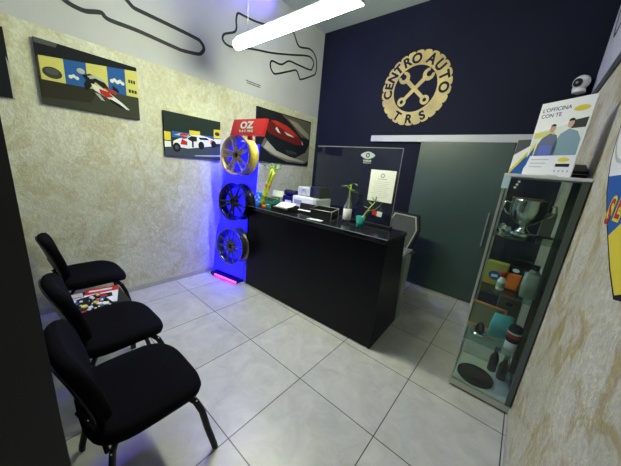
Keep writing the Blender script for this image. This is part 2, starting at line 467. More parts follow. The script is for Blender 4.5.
# ------------------------------------------------------------------ canvas pictures on the left wall
def canvas(label, y0, y1, z0, z1, polys, edge=M_dkb, name='canvas_print', base=None):
    w, h = y1 - y0, z1 - z0
    o = thing(name, label, 'picture', (XL + .001, y0, z0))
    LM = frame((0, 0, 0), (0, 1, 0), (0, 0, 1), (1, 0, 0))
    MB(LM).box((w / 2, h / 2, .011), (w, h, .022), bev=.002).build('canvas', edge, o)
    b = MB(LM); k = 0
    for m, pts in polys:
        k += 1
        b.prism([(u * w, v * h) for u, v in pts], .0221, .0223 + .00012 * k, m)
    b.build('printed_image', None, o)
    return o
def ell(cx, cy, rx, ry, n=16, a0=0, a1=2 * PI): return [(cx + rx * math.cos(a0 + (a1 - a0) * i / n), cy + ry * math.sin(a0 + (a1 - a0) * i / n)) for i in range(n if abs(a1 - a0) > 6.2 else n + 1)]
p = [(M_dgr, [(0, 0), (1, 0), (1, 1), (0, 1)]),
     (M_dkb, [(0, .72), (1, .90), (1, 1), (0, 1)]),
     (M_mgr, [(.0, .92), (.18, .93), (.2, 1), (0, 1)]),
     (mat('print_dark_brown', (.03, .028, .02), .75, spec=.12), [(0, .10), (.45, .16), (.55, .42), (0, .44)])]
for x0, x1, m in ((.02, .23, M_pyel), (.23, .44, M_blu), (.44, .655, M_pyel), (.655, .855, M_blu), (.855, 1., M_pyel)):
    p.append((m, [(x0, .385 + .055 * x0), (x1, .385 + .055 * x1), (x1, .74 + .19 * x1), (x0, .74 + .19 * x0)]))
p += [(M_dgr, ell(.12, .52, .085, .09)), (M_mgr, ell(.12, .54, .06, .05))]
for i in range(5): p.append((M_pw, ell(.70 + .03 * i, .64 + (.02 if i % 2 else -.005), .022, .034, 10)))
for i in range(3): p.append((M_pw, ell(.28 + .03 * i, .53 + (.02 if i % 2 else 0), .02, .03, 10)))
for i in range(3): p.append((M_dgr, [(.89 + .03 * i, .68), (.91 + .03 * i, .68), (.91 + .03 * i, .74), (.89 + .03 * i, .74)])); p.append((M_dgr, [(.885 + .035 * i, .50), (.912 + .035 * i, .50), (.912 + .035 * i, .56), (.885 + .035 * i, .56)]))
p += [(M_lgr, ell(.385, .665, .04, .045)), (M_dkb, [(.39, .60), (.47, .66), (.56, .62), (.62, .56), (.66, .48), (.6, .46), (.52, .54), (.46, .42), (.42, .36), (.40, .46), (.43, .54)]),
      (M_lgr, [(.44, .61), (.52, .66), (.55, .62), (.47, .57)]), (M_lgr, [(.55, .64), (.62, .6), (.60, .57), (.53, .60)]),
      (M_pw, [(.47, .50), (.55, .48), (.66, .40), (.80, .26), (.88, .16), (.84, .16), (.70, .26), (.58, .34), (.50, .40)]),
      (M_redp, [(.55, .44), (.64, .42), (.70, .34), (.62, .31), (.56, .36)]), (M_redp, [(.60, .48), (.72, .46), (.74, .40), (.66, .41)]),
      (M_dkb, [(.66, .30), (.76, .24), (.84, .16), (.78, .17), (.66, .26)]), (M_lgr, [(.50, .36), (.55, .34), (.60, .24), (.56, .25)]), (M_dkb, [(.70, .56), (.76, .5), (.77, .44), (.70, .48)])]
canvas('motocross rider canvas print with yellow and blue banners on left wall', -.94, -.268, 1.825, 2.29, p)
p = [(mat('print_night_green', (.018, .03, .026), .75, spec=.12), [(0, 0), (1, 0), (1, 1), (0, 1)]),
     (mat('print_track_blue', (.05, .065, .075), .75, spec=.12), [(0, 0), (1, 0), (1, .36), (0, .22)]),
     (M_blu, [(.12, .44), (.9, .50), (.9, .60), (.12, .58)]),
     (M_yel, [(0, .36), (.1, .36), (.1, .55), (0, .55)]), (M_pw, [(.0, .2), (.1, .22), (.1, .34), (0, .34)]),
     (M_yel, [(.41, .55), (.60, .56), (.60, .67), (.41, .66)]), (M_yel, [(.865, .56), (1, .58), (1, .80), (.865, .78)]), (M_dgr, ell(.935, .68, .05, .05)),
     (M_pw, [(.87, .42), (1, .44), (1, .56), (.87, .54)]),
     (M_lgr, [(.15, .50), (.25, .56), (.40, .55), (.40, .50)]), (M_redp, [(.25, .55), (.38, .57), (.38, .52), (.25, .50)]),
     (M_pw, [(.13, .24), (.14, .36), (.24, .44), (.36, .46), (.44, .55), (.60, .58), (.74, .56), (.84, .53), (.90, .50), (.90, .40), (.80, .34), (.60, .28), (.38, .22)]),
     (M_dkb, [(.37, .45), (.44, .53), (.54, .53), (.54, .42), (.45, .40)]), (M_dkb, [(.57, .52), (.72, .54), (.78, .49), (.60, .47)]),
     (M_redp, [(.25, .30), (.37, .30), (.37, .38), (.28, .43)]), (M_org, [(.79, .40), (.86, .40), (.88, .50), (.80, .51)]), (M_redp, [(.29, .43), (.36, .45), (.34, .50), (.28, .46)]),
     (M_dkb, ell(.19, .22, .065, .11)), (M_dkb, ell(.62, .33, .055, .10)), (M_dkb, ell(.86, .40, .05, .09)), (M_mgr, ell(.19, .22, .03, .05)),
     (M_dkb, [(.45, .26), (.48, .26), (.48, .42), (.45, .40)]),
     (M_lgr, [(.5, .05), (1, .10), (1, .14), (.5, .07)]), (M_dgr, [(.62, 0), (1, 0), (1, .08), (.8, .04)])]
canvas('canvas print of white and red race cars on left wall beside the wheel display', -.05, .61, 1.507, 1.968, p)
p = [(M_dkb, [(0, 0), (1, 0), (1, 1), (0, 1)]),
     (mat('print_taupe', (.10, .09, .075), .75, spec=.12), [(.40, .98), (1, .98), (1, .62), (.80, .62), (.62, .82)]), (mat('print_beige', (.26, .24, .19), .75, spec=.12), [(.52, .93), (.70, .90), (.95, .72), (.98, .60), (.80, .70), (.62, .84)]),
     (mat('print_smoke', (.15, .145, .12), .75, spec=.12), [(.08, .30), (.25, .16), (.55, .05), (.9, .04), (1, .12), (1, .5), (.92, .3), (.7, .14), (.45, .18), (.25, .30), (.14, .48)]),
     (mat('print_cream', (.42, .40, .30), .75, spec=.12), [(.12, .28), (.3, .17), (.55, .10), (.86, .07), (.97, .14), (.90, .10), (.6, .16), (.34, .25), (.18, .42)]),
     (M_dkb, [(.16, .52), (.22, .38), (.4, .27), (.7, .2), (.86, .26), (.84, .46), (.6, .5), (.3, .6)]),
     (mat('print_deep_red', (.13, .012, .010), .4), [(.14, .76), (.30, .84), (.50, .80), (.72, .66), (.84, .52), (.83, .44), (.66, .44), (.42, .50), (.22, .56), (.14, .64)]),
     (M_redp, [(.22, .82), (.34, .83), (.55, .76), (.72, .63), (.66, .60), (.46, .68), (.30, .76)]),
     (M_dkb, [(.20, .54), (.42, .48), (.64, .42), (.8, .42), (.78, .30), (.56, .30), (.32, .36), (.22, .42)]),
     (M_pw, [(.30, .68), (.33, .72), (.36, .67), (.40, .60), (.35, .62)]), (M_pw, [(.46, .66), (.62, .61), (.66, .58), (.52, .60)]), (M_lgr, [(.82, .54), (.86, .48), (.85, .45), (.82, .50)]),
     (mat('print_slate', (.04, .045, .055), .75, spec=.12), [(.5, .30), (.72, .28), (.74, .22), (.55, .22)])]
canvas('canvas print of a dark red sports car on left wall near the corner', 1.165, 2.33, 1.545, 2.28, p)
canvas('black edged canvas print at the far left edge of the left wall', -1.75, -1.085, 1.825, 2.29, [(M_dkb, [(0, 0), (1, 0), (1, 1), (0, 1)]), (M_dgr, [(0, .1), (.9, .1), (.9, .5), (0, .5)]), (M_lgr, [(.985, .0), (1, .0), (1, .5), (.985, .6)])])  # light grey sliver at the right edge paints the frame's glare

# shield sign on the right wall
sg = thing('wall_sign', 'yellow and blue shield-shaped sign with red gold letters on right wall', 'sign', (XR - .001, 0, 0))
SM = frame((0, 0, 0), (0, -1, 0), (0, 0, 1), (-1, 0, 0))
sx0 = .224
prof = [(0, 1.258), (.119, 1.308), (.27, 1.387), (.39, 1.452), (.51, 1.528), (.591, 1.597), (.65, 1.66), (.685, 1.72), (.72, 1.83), (.73, 1.95), (.70, 2.06)]
def shield(k): return [(sx0 - d * k, 1.72 + (z - 1.72) * k) for d, z in prof] + [(sx0 + d * k, 1.72 + (z - 1.72) * k) for d, z in prof[:0:-1]]
MB(SM).prism(shield(1), 0, .020).build('sign_board', M_dkb, sg)
q = shield(.975); n = len(prof)
def zcut(poly, z, keep_above):
    g = lambda p: (p[1] - z) * (1 if keep_above else -1); o = []
    for i in range(len(poly)):
        A, B = poly[i], poly[(i + 1) % len(poly)]; ga, gb = g(A), g(B)
        if ga >= 0: o.append(A)
        if ga * gb < 0: t = ga / (ga - gb); o.append((A[0] + (B[0] - A[0]) * t, A[1] + (B[1] - A[1]) * t))
    return o
b = MB(SM)
b.prism(zcut(q, 1.597, True), .0201, .0206, M_pw)
b.prism(zcut(zcut(q, 1.597, False), 1.25, True), .0201, .0206, M_blu)
lo = [q[0], q[1], q[2], (sx0 - .20, 1.435), (sx0, 1.54), (sx0 + .20, 1.435), q[-2], q[-1]]
b.prism(lo, .0207, .0211, M_yel)
b.build('sign_face', None, sg)
MB(SM).ringprism([(-.23 + .24 * math.cos(2 * PI * i / 40), 1.83 + .19 * math.sin(2 * PI * i / 40)) for i in range(40)], [(-.23 + .225 * math.cos(2 * PI * i / 40), 1.83 + .175 * math.sin(2 * PI * i / 40)) for i in range(40)], .0207, .0212).build('ring_motif', M_lgr, sg)
for chx, cx in (('S', -.125), ('E', -.03)):
    b = MB(SM)
    b.text(chx, .125, M_yel, tr(cx, 1.478 + .3 * (cx + .08), .0216), .0003, .012); b.text(chx, .125, M_redp, tr(cx, 1.478 + .3 * (cx + .08), .0222), .0003, .002)
    b.build('letter', None, sg)

# ------------------------------------------------------------------ hanging tube lamp and an added blue LED strip
lx0, lx1, ly, lz = -2.085, -.70, .40, 2.6
lp = thing('tube_lamp', 'bright white linear tube lamp hanging on thin cords', 'lamp', ((lx0 + lx1) / 2, ly, lz))
L = lx1 - lx0
MB().box((0, 0, .048), (L, .05, .022), bev=.004).build('housing', M_wht, lp)
b = MB()
b.prism([(.047 * math.cos(a), .040 * math.sin(a) - .003) for a in [2 * PI * k / 28 for k in range(28)]], -L / 2 + .012, L / 2 - .012, None, rot(PI / 2, 'Y') @ rot(PI / 2, 'Z'))
b.build('diffuser', M_lamp, lp)
for s in (-1, 1):
    MB().box((s * (L / 2 - .008), 0, .0), (.012, .07, .07), bev=.004).build('end_cap', M_wht, lp)
    MB().tube([(s * .52, 0, .05), (s * .52, 0, ZC - lz)], .003, 6).build('cord', M_grey, lp)
st = tag(MB().box((XL + .03, .30, ZC - .03), (.03, 2.0, .02)).build('added_led_strip', M_bstrip), 'thin blue LED strip added along the top of the left wall for a blue glow', 'light strip')  # unseen strip, added for the blue glow high on the left wall

# ------------------------------------------------------------------ visitor chairs
def seat_bend(p):
    f = max(0, p.y - .06)
    return Vector((p.x, p.y, p.z - f * f * 1.1 + .25 * p.x * p.x - .01 + max(0, -p.y - .1) * .05))
def back_bend(p):
    # p.x across, p.y up, p.z thickness (towards the front); curved shell
    return Vector((p.x, p.y, p.z + .55 * p.x * p.x - .25 * (p.y) ** 2))
def make_chair(label):
    t = thing('visitor_chair', label, 'chair', group='black visitor chairs along the left side')
    MB().pad(.485, .465, .1, .068, .022, fn=seat_bend, M=tr(0, .0, .405)).build('seat', M_bfab, t)
    BMx = tr(0, -.222, .665) @ rot(math.radians(76 + 26 - 2), 'X')
    # local y -> up and slightly back, local z -> forwards
    BMx = frame((0, -.238, .642), (-1, 0, 0), (0, -.24, .97), (0, .97, .24))
    MB().pad(.45, .36, .1, .048, .016, fn=back_bend, M=BMx, taper=-.06).build('backrest', M_bfab, t)
    MB().pad(.43, .34, .1, .010, .004, fn=lambda p: back_bend(p) - Vector((0, 0, .012)), M=BMx).build('back_shell', M_bplas, t)
    b = MB()
    b.pad(.40, .39, .1, .012, .005, fn=seat_bend, M=tr(0, -.012, .394)); b.build('seat_shell', M_bplas, t)
    for s in (-1, 1):
        f = MB().tube([(s * .185, .13, .40), (s * .205, .165, .36), (s * .218, .19, .29), (s * .226, .212, .17), (s * .232, .245, .03), (s * .233, .25, .004)], .014, 10, flat=(.8, 1.15)).build('leg', M_bmetal, t)
        r = MB().tube([(s * .17, -.14, .395), (s * .20, -.165, .37), (s * .215, -.178, .28), (s * .228, -.195, .15), (s * .236, -.222, .03), (s * .237, -.225, .004)], .014, 10, flat=(.8, 1.15)).build('leg', M_bmetal, t)
        MB().tube([(s * .15, -.236, .59), (s * .15, -.214, .52), (s * .15, -.192, .45), (s * .15, -.15, .402), (s * .16, .0, .392), (s * .17, .12, .395)], .011, 8, flat=(.8, 1.1)).build('side_rail', M_bmetal, t)
        MB().sphere((s * .214, .165, .372), .0055, seg=8).build('screw', M_chrome, f)
        MB().sphere((s * .209, -.172, .372), .0055, seg=8).build('screw', M_chrome, r)
        MB().sphere((s * .223, -.222, .60), .0045, seg=8).build('screw', M_chrome, t)
    MB().tube([(-.2, -.18, .385), (.2, -.18, .385)], .009, 8).build('crossbar', M_bmetal, t)
    return t
ch = make_chair('black padded visitor chair nearest the camera, in front of the dark partition')
ch.location = (-.845, -.925, 0)
dup(ch, 'black padded visitor chair in the middle, just right of the magazine table', (-1.438, -.885, 0), math.radians(1.5))
dup(ch, 'black padded visitor chair farthest from camera, beside the stucco wall', (-2.41, -.835, 0), 0)

# low table with magazines
tb = thing('low_table', 'low black square table with magazines between two black chairs', 'table', (-1.935, -.90, 0))
MB().box((0, 0, .385), (.43, .38, .022), bev=.004).build('tabletop', M_bplas, tb)
for sx in (-1, 1):
    for sy in (-1, 1): MB().box((sx * .19, sy * .165, .187), (.032, .032, .374), bev=.003).build('leg', M_bmetal, tb)
def magazine(label, x, y, z, rz, cover, blobs, w=.21, h=.285):
    t = thing('magazine', label, 'magazine', (x, y, z), rz, 'magazines on the low table')
    MB().box((0, 0, .003), (w, h, .005)).build('pages', M_paper, t)
    b = MB(); b.box((0, 0, .006), (w, h, .0006), cover); k = 0
    for m, pts in blobs:
        k += 1; b.prism([((u - .5) * w, (v - .5) * h) for u, v in pts], .0063, .0065 + .0002 * k, m)
    b.build('cover', None, t)
random.seed(5)
bl = [(M_redp, [(.0, .62), (1, .7), (1, 1), (0, 1)]), (M_dkb, [(.15, .25), (.85, .35), (.8, .6), (.2, .55)]), (M_redp, [(.3, .3), (.7, .38), (.66, .5), (.34, .46)]), (M_pw, [(.1, .78), (.8, .8), (.8, .9), (.1, .88)])]
magazine('magazine with red and white cover at the back of the low table', -2.00, -.85, .397, 1.3, M_pw, bl)
bl = []
for i in range(60):
    u, v, s = random.uniform(.08, .92), random.uniform(.06, .94), random.uniform(.03, .09)
    bl.append((random.choice([M_yel, M_pw, M_pw, M_pw, M_dkb, M_dkb, M_blu, M_redp, M_pyel, M_lgr]), ell(u, v, s, s * .7, 7, random.random(), random.random() + 2 * PI)))
magazine('colourful magazine with busy yellow and white cover on the low table', -1.865, -.935, .404, 1.75, M_dkb, bl, .22, .30)
magazine('plain pale magazine partly under the busy cover on the low table', -2.03, -1.01, .397, 1.5, M_lgr, [(M_pw, [(.1, .1), (.9, .1), (.9, .5), (.1, .5)]), (M_redp, [(.1, .6), (.9, .6), (.9, .66), (.1, .66)])], .12, .2)

# ------------------------------------------------------------------ reception desk
DA = math.radians(2.1)
dk = thing('reception_desk', 'long black reception desk with glossy dark counter top', 'desk', (-2.125, .612, 0), DA)
DW, DD, DH = 1.745, .44, 1.03
def D(x, y, z=DH):   # desk-local to world
    return (-2.125 + x * math.cos(DA) - y * math.sin(DA), .612 + x * math.sin(DA) + y * math.cos(DA), z)
MB().box((DW / 2, .012, .495), (DW - .04, .022, .97), bev=.002).build('front_panel', M_desk, dk)
for x in (0, DW - .022): MB(frame((x, 0, 0), (0, 1, 0), (0, 0, 1), (1, 0, 0))).prism([(.0, .005), (.635, .005), (.44, .988), (.0, .988)], 0, .022).build('side_panel', M_desk, dk)
MB().box((DW / 2, DD / 2 - .012, DH - .021), (DW + .02, DD + .025, .042), bev=.004).build('counter_top', M_desktop, dk)
MB().box((DW / 2, -.0252, DH - .004), (DW + .01, .003, .006)).build('edge_highlight', mat('pale_edge_highlight', (.28, .33, .36), .3, .4), dk)  # pale line paints the highlight along the counter's front edge
MB().box((DW / 2, .70, .737), (DW - .05, .42, .026), bev=.003).build('worktop', M_leg, dk)
MB().box((DW - .036, .715, .361), (.07, .16, .722), bev=.003).build('leg', M_leg, dk)
MB().box((.06, .715, .361), (.07, .16, .722), bev=.003).build('leg', M_leg, dk)
for x in (.02, DW - .02):
    MB().lathe([(0, 0), (.018, 0), (.018, .012), (0, .012)], 12, M=tr(x, .05, 0)).build('foot', M_bplas, dk)

# acrylic screen
sc = thing('counter_screen', 'clear acrylic counter screen with black side post on the desk', 'screen', D(.70, .385), DA)
SWd = .93
MB().box((SWd / 2 - .02, 0, .375), (SWd, .006, .70)).build('pane', M_acr, sc)
MB().box((SWd / 2 - .02, 0, .012), (SWd + .02, .06, .024), bev=.004).build('base_rail', M_bplas, sc)
MB().box((SWd - .048, .012, .26), (.052, .012, .52), bev=.003).build('side_post', M_bplas, sc)
MB().box((SWd / 2 - .02, 0, .727), (SWd, .008, .005)).build('top_edge', M_alu, sc)
MB().box((SWd - .022, 0, .375), (.004, .008, .70)).build('side_edge', M_alu, sc)
b = MB(frame((.58, -.0035, .655), (1, 0, 0), (0, 0, 1), (0, -1, 0)))
M_eye = mat('pale_sticker', (.33, .38, .38), .5)
eo = [(.075 * math.cos(a), .034 * math.sin(a) * (1 - .55 * abs(math.cos(a)) ** 2)) for a in [2 * PI * k / 36 for k in range(36)]]
b.ringprism(eo, [(.021 * math.cos(2 * PI * k / 36), .021 * math.sin(2 * PI * k / 36)) for k in range(36)], 0, .0008)
b.prism([(.012 * math.cos(2 * PI * k / 16), .012 * math.sin(2 * PI * k / 16)) for k in range(16)], 0, .0008)
for k in range(6): b.box((-.036 + .0145 * k, -.05, .0004), (.010, .018, .0008))
for k in range(7): b.box((-.036 + .012 * k, -.07, .0004), (.008, .007, .0008))
b.build('eye_emblem', M_eye, sc)
b = MB(frame((.858, -.0035, .0), (1, 0, 0), (0, 0, 1), (0, -1, 0)))
pp = tag(None or (lambda: 0) and thing('notice_sheet', '', '', (0, 0, 0)), '', '') if False else None
ns = thing('notice_sheet', 'white paper notice taped to the acrylic counter screen', 'notice', D(1.462, .379, DH + .245), DA)
NM = frame((0, 0, 0), (1, 0, 0), (0, 0, 1), (0, -1, 0))
MB(NM).box((0, .14, .0006), (.245, .29, .0012)).build('sheet', M_paper, ns)
b = MB(NM)
b.ringprism([(.022 * math.cos(2 * PI * k / 20), .235 + .022 * math.sin(2 * PI * k / 20)) for k in range(20)], [(.010 * math.cos(2 * PI * k / 20), .235 + .010 * math.sin(2 * PI * k / 20)) for k in range(20)], .0013, .0016)
b.box((0, .203, .0014), (.09, .006, .0004))
b.build('printed_crest', M_grey, ns)
b = MB(NM)
for k in range(9): b.box((-.01 + .006 * (k % 2), .18 - .018 * k, .0014), (.17 - .02 * (k % 3), .003, .0004))
b.build('text_lines', M_lgr, ns)
rs = tag(MB(frame(D(1.46, .378, DH + .128), (1, 0, 0), (0, 0, 1), (0, -1, 0))).prism([(-.05, -.022), (0, -.028), (0, .022), (-.05, .026)], 0, .001, M_redp).prism([(0, -.028), (.05, -.03), (.055, .015), (0, .022)], 0, .001, M_pw).build('sticker'), 'small red and white sticker low on the acrylic screen', 'sticker')

# ---- things on the counter
def leaf(b, base, d, l, w, m=None, droop=.3):
    base = Vector(base); d = Vector(d).normalized()
    side = d.cross(Vector((0, 0, 1)))
    if side.length < .05: side = Vector((1, 0, 0))
    side.normalize()
    P = []; n = 6
    for i in range(n + 1):
        t = i / n; ww = w * math.sin(PI * min(1, t * .9 + .06)) * .5
        c = base + d * (l * t) - Vector((0, 0, droop * l * t * t))
        P += [c - side * ww, c + Vector((0, 0, -.15 * ww)), c + side * ww]
    F = []
    for i in range(n):
        F += [[3 * i, 3 * i + 1, 3 * i + 4, 3 * i + 3], [3 * i + 1, 3 * i + 2, 3 * i + 5, 3 * i + 4]]
    b._add(P, F, m, None, True)

# bamboo bundle in a tall tapered stand at the left end
v = thing('lucky_bamboo', 'tall leaning yellow green bamboo bundle at the left end of the desk', 'plant', D(.125, .10))
lean = Vector((.10, .07, .40))
for k in range(7):
    a = 2 * PI * k / 7
    o0 = Vector((.022 * math.cos(a), .022 * math.sin(a), .004)); o1 = lean + Vector((.024 * math.cos(a + .6), .024 * math.sin(a + .6), .02 * (k % 3)))
    pts = [o0.lerp(o1, t / 8) for t in range(9)]
    MB().tube(pts, [.0125 if t % 2 else .0108 for t in range(9)], 8).build('cane', M_bamb, v)
for z in (.3, .62):
    c = lean * z
    MB().lathe([(.036, -.008), (.039, -.006), (.039, .006), (.036, .008)], 16, M=tr(*c) @ Vector((0, 0, 1)).rotation_difference(lean).to_matrix().to_4x4()).build('binding_ring', M_org if z > .5 else M_green, v)
random.seed(11)
b = MB(); b2 = MB()
for k in range(20):
    a = random.uniform(0, 2 * PI); q = lean + Vector((.022 * math.cos(a), .022 * math.sin(a), random.uniform(-.02, .05)))
    e = q + Vector((.05 * math.cos(a), .05 * math.sin(a), random.uniform(.02, .06)))
    b2.tube([q, q.lerp(e, .5) + Vector((0, 0, .01)), e], .003, 5)
    for j in range(2): leaf(b, e, (math.cos(a + random.uniform(-.9, .9)), math.sin(a + random.uniform(-.9, .9)), random.uniform(.0, .8)), random.uniform(.06, .11), .018)
b2.build('stem', M_green, v); b.build('leaves', M_green, v)
# flyer and teal display box
f = thing('leaflet', 'teal leaflet with white patches standing left of the bamboo', 'leaflet', D(.038, .11), DA + .15)
FM = frame((0, 0, 0), (1, 0, 0), (0, .22, .975), (0, -.975, .22))
MB(FM).box((0, .075, 0), (.09, .15, .002)).build('card', M_teal, f)
b = MB(FM)
for x, y, s in ((-.015, .055, .015), (.012, .09, .017), (-.01, .12, .013), (.02, .04, .01)): b.prism(ell(x, y, s, s * .8), .0011, .0018)
b.build('printed_patches', M_pw, f)
MB(FM).box((0, .03, -.02), (.012, .06, .04)).build('prop', M_teal, f)
bx = thing('card_display_box', 'open teal cardboard display box full of leaflets on the desk', 'box', D(.262, .15), DA + .15)
b = MB()
b.box((0, -.058, .04), (.125, .003, .08)); b.box((-.061, 0, .05), (.003, .12, .10)); b.box((.061, 0, .05), (.003, .12, .10)); b.box((0, 0, .002), (.125, .12, .004)); b.box((0, .058, .06), (.125, .003, .12))
b.build('tray', M_teal, bx)
MB(tr(0, .062, .12) @ rot(-.2, 'X')).box((.02, 0, .045), (.155, .003, .07)).build('header_card', M_paper, bx)
for k in range(5):
    MB(tr(0, -.040 + .019 * k, .003) @ rot(-.25, 'X')).box((.004 * (k % 3 - 1), 0, .055), (.112, .010, .11 - .004 * (k % 2))).build('leaflet_stack', (M_dgr, M_dkb, M_bamb, M_dgr, M_dkb)[k], bx)
MB(tr(0, -.0605, .0)).prism([(-.05, .0), (.0, .0), (.0, .01), (-.05, .01)], -.0, .001, M_pw, frame((0, 0, .03), (1, 0, 0), (0, 0, 1), (0, -1, 0))).build('printed_label', None, bx)
oc = tag(MB(tr(*D(.225, .05))).lathe([(0, 0), (.02, 0), (.023, .006), (.02, .03), (.012, .034), (0, .034)], 16).build('orange_object', M_org), 'small unidentified orange object in front of the teal display box', 'cup')  # stands for a small orange object of unclear kind
# document trays
tray = thing('document_tray', 'low black document tray holding white papers beside the teal box', 'tray', D(.475, .145), DA + .05)
b = MB(); b.box((0, 0, .004), (.24, .20, .006)); b.box((-.118, 0, .03), (.004, .20, .055)); b.box((.118, 0, .03), (.004, .20, .055)); b.box((0, -.098, .02), (.24, .004, .035)); b.box((0, .098, .03), (.24, .004, .055))
b.build('tray_body', M_bplas, tray)
MB().box((0, 0, .025), (.21, .17, .034)).build('folders', M_grey, tray)
MB(tr(0, 0, .062) @ rot(.1, 'Z') @ rot(.22, 'X')).box((.01, 0, .0), (.19, .15, .008)).build('paper_stack', M_paper, tray)
td = thing('label_printer', 'dark label printer with pale strip on the worktop behind the document tray', 'printer', D(.10, .66, .75), DA - .05)
MB().box((0, 0, .19), (.20, .16, .38), bev=.012).build('body', M_bplas, td)
MB().pad(.22, .12, .02, .07, .02, M=tr(0, -.01, .38), fn=lambda p: Vector((p.x, p.y, p.z + .9 * p.x * p.x))).build('lid', M_bplas, td)
MB().box((.02, -.0815, .30), (.12, .003, .05)).build('pale_strip', M_pw, td)
pr = thing('printer', 'tall white office printer with dark paper cover behind the trays', 'printer', D(.43, .68, .75), DA - .05)
MB().box((.0, 0, .205), (.40, .30, .41), bev=.012).build('body', M_wht, pr)
lid = MB().box((-.08, .03, .47), (.22, .20, .11), bev=.012).build('scanner_lid', M_lgr, pr)
MB().box((.11, .02, .48), (.17, .20, .13), bev=.01).build('paper_cover', M_bplas, pr)
MB().box((.105, -.151, .33), (.12, .004, .022), bev=.001).build('paper_slot', M_dkb, pr)
MB().box((-.10, -.151, .34), (.13, .004, .05), bev=.001).build('control_panel', M_grey, pr)
b = MB(frame((-.08, -.072, .47), (1, 0, 0), (0, 0, 1), (0, -1, 0)))
b.tube([(-.035, -.03, .004), (-.03, .02, .004), (0, .03, .004), (.03, .02, .004), (.035, -.03, .004)], .004, 6); b.build('lid_handle', M_grey, lid)
# black organiser + wire trimmed box
og = thing('card_terminal', 'black desk organiser with a white slip in front of printer', 'organiser', D(.69, .33), DA + .06)
MB(rot(-.25, 'X')).box((0, 0, .055), (.25, .10, .07), bev=.008).build('body', M_bplas, og)
MB().box((-.02, -.075, .012), (.21, .06, .024), bev=.004).build('base', M_bplas, og)
MB(rot(.06, 'Z')).box((-.03, -.075, .0262), (.15, .05, .004)).build('paper_slip', M_paper, og)
bb = thing('file_box', 'black file box with silver edge frame on the counter middle', 'box', D(.975, .20), DA + .12)
b = MB(); b.box((0, 0, .004), (.24, .16, .008)); b.box((0, -.078, .045), (.24, .005, .09)); b.box((0, .078, .055), (.24, .005, .11)); b.box((-.118, 0, .05), (.005, .16, .10)); b.box((.118, 0, .03), (.005, .16, .05))
b.build('tray_body', M_bplas, bb)
b = MB(); b.tube([(-.121, -.082, .092), (.121, -.082, .092), (.121, -.082, .006), (.121, .08, .006), (.121, .08, .112), (-.121, .08, .112)], .0038, 6, closed=True); b.tube([(.121, -.082, .092), (.121, .08, .112)], .0038, 6)
b.build('silver_frame', M_alu, bb)
MB().box((-.02, 0, .04), (.18, .12, .06), bev=.004).build('contents', M_dkb, bb)
tag(MB(tr(*D(.97, .055)) @ rot(.15, 'Z')).box((0, 0, .0015), (.16, .07, .003)).build('pale_sheet', M_lgr), 'pale strip painting a reflection along the front of the counter', 'paper')  # pale sheet paints a reflection on the glossy counter
ky = thing('pen', 'dark pen lying on the counter beside the bottle plant', 'pen', D(1.11, .30), .3)
MB().tube([(-.07, 0, .006), (.05, 0, .006), (.07, 0, .006)], [.005, .005, .002], 8).build('barrel', M_bplas, ky)
MB().tube([(-.085, 0, .006), (-.07, 0, .006)], .0055, 8).build('cap', M_alu, ky)
# bottle plant
bp_ = thing('bottle_plant', 'bamboo sprig in a clear bottle with white label on desk', 'plant', D(1.205, .262)); bp_.scale = (1.18,) * 3
MB().lathe([(0, 0), (.030, 0), (.034, .006), (.034, .13), (.030, .155), (.014, .185), (.013, .22), (.016, .222), (.016, .23), (.011, .23), (.011, .19), (.03, .12), (.031, .01), (0, .008)], 24).build('bottle', M_bottle, bp_)
MB().lathe([(.0346, .025), (.0352, .026), (.0352, .115), (.0346, .116)], 24).build('label_band', M_paper, bp_)
b = MB(); b.tube([(0, 0, .02), (.004, 0, .16), (-.003, 0, .26), (.008, 0, .32)], [.008, .007, .006, .004], 8); b.build('cane', M_bamb, bp_)
b = MB(); random.seed(2)
for k in range(9):
    a = 2 * PI * k / 9 + .3
    leaf(b, (0, 0, .25 + .008 * k), (math.cos(a), math.sin(a), .55), .085 + .01 * (k % 3), .017, droop=.5)
b.build('leaves', M_green, bp_)
tg = thing('glass_plant', 'green sprig in a small turquoise glass near the screen sheet', 'plant', D(1.40, .17)); tg.scale = (1.25,) * 3
MB().lathe([(0, 0), (.022, 0), (.026, .005), (.034, .085), (.032, .085), (.024, .01), (0, .008)], 20).build('glass', M_tealg, tg)
MB().lathe([(0, .01), (.024, .01), (.029, .05), (0, .05)], 20).build('water', mat('teal_water', (.02, .35, .32), .1), tg)
b = MB(); b.tube([(0, 0, .02), (.02, 0, .09), (.05, .01, .15), (.085, .015, .20)], [.005, .005, .004, .003], 7); b.tube([(.04, .008, .13), (.09, .03, .15), (.12, .03, .18)], .003, 6); b.build('stem', M_bamb, tg)
b = MB()
for (q, d_, l) in (((.085, .015, .20), (.2, 0, 1), .05), ((.085, .015, .20), (-.6, .1, .8), .05), ((.07, .012, .18), (-.7, 0, .5), .04), ((.12, .03, .18), (.5, 0, .8), .04), ((.05, .01, .15), (-.8, -.2, .3), .05), ((.085, .015, .20), (.8, -.2, .5), .04)): leaf(b, q, d_, l, .02, droop=.1)
b.build('leaves', M_green, tg)

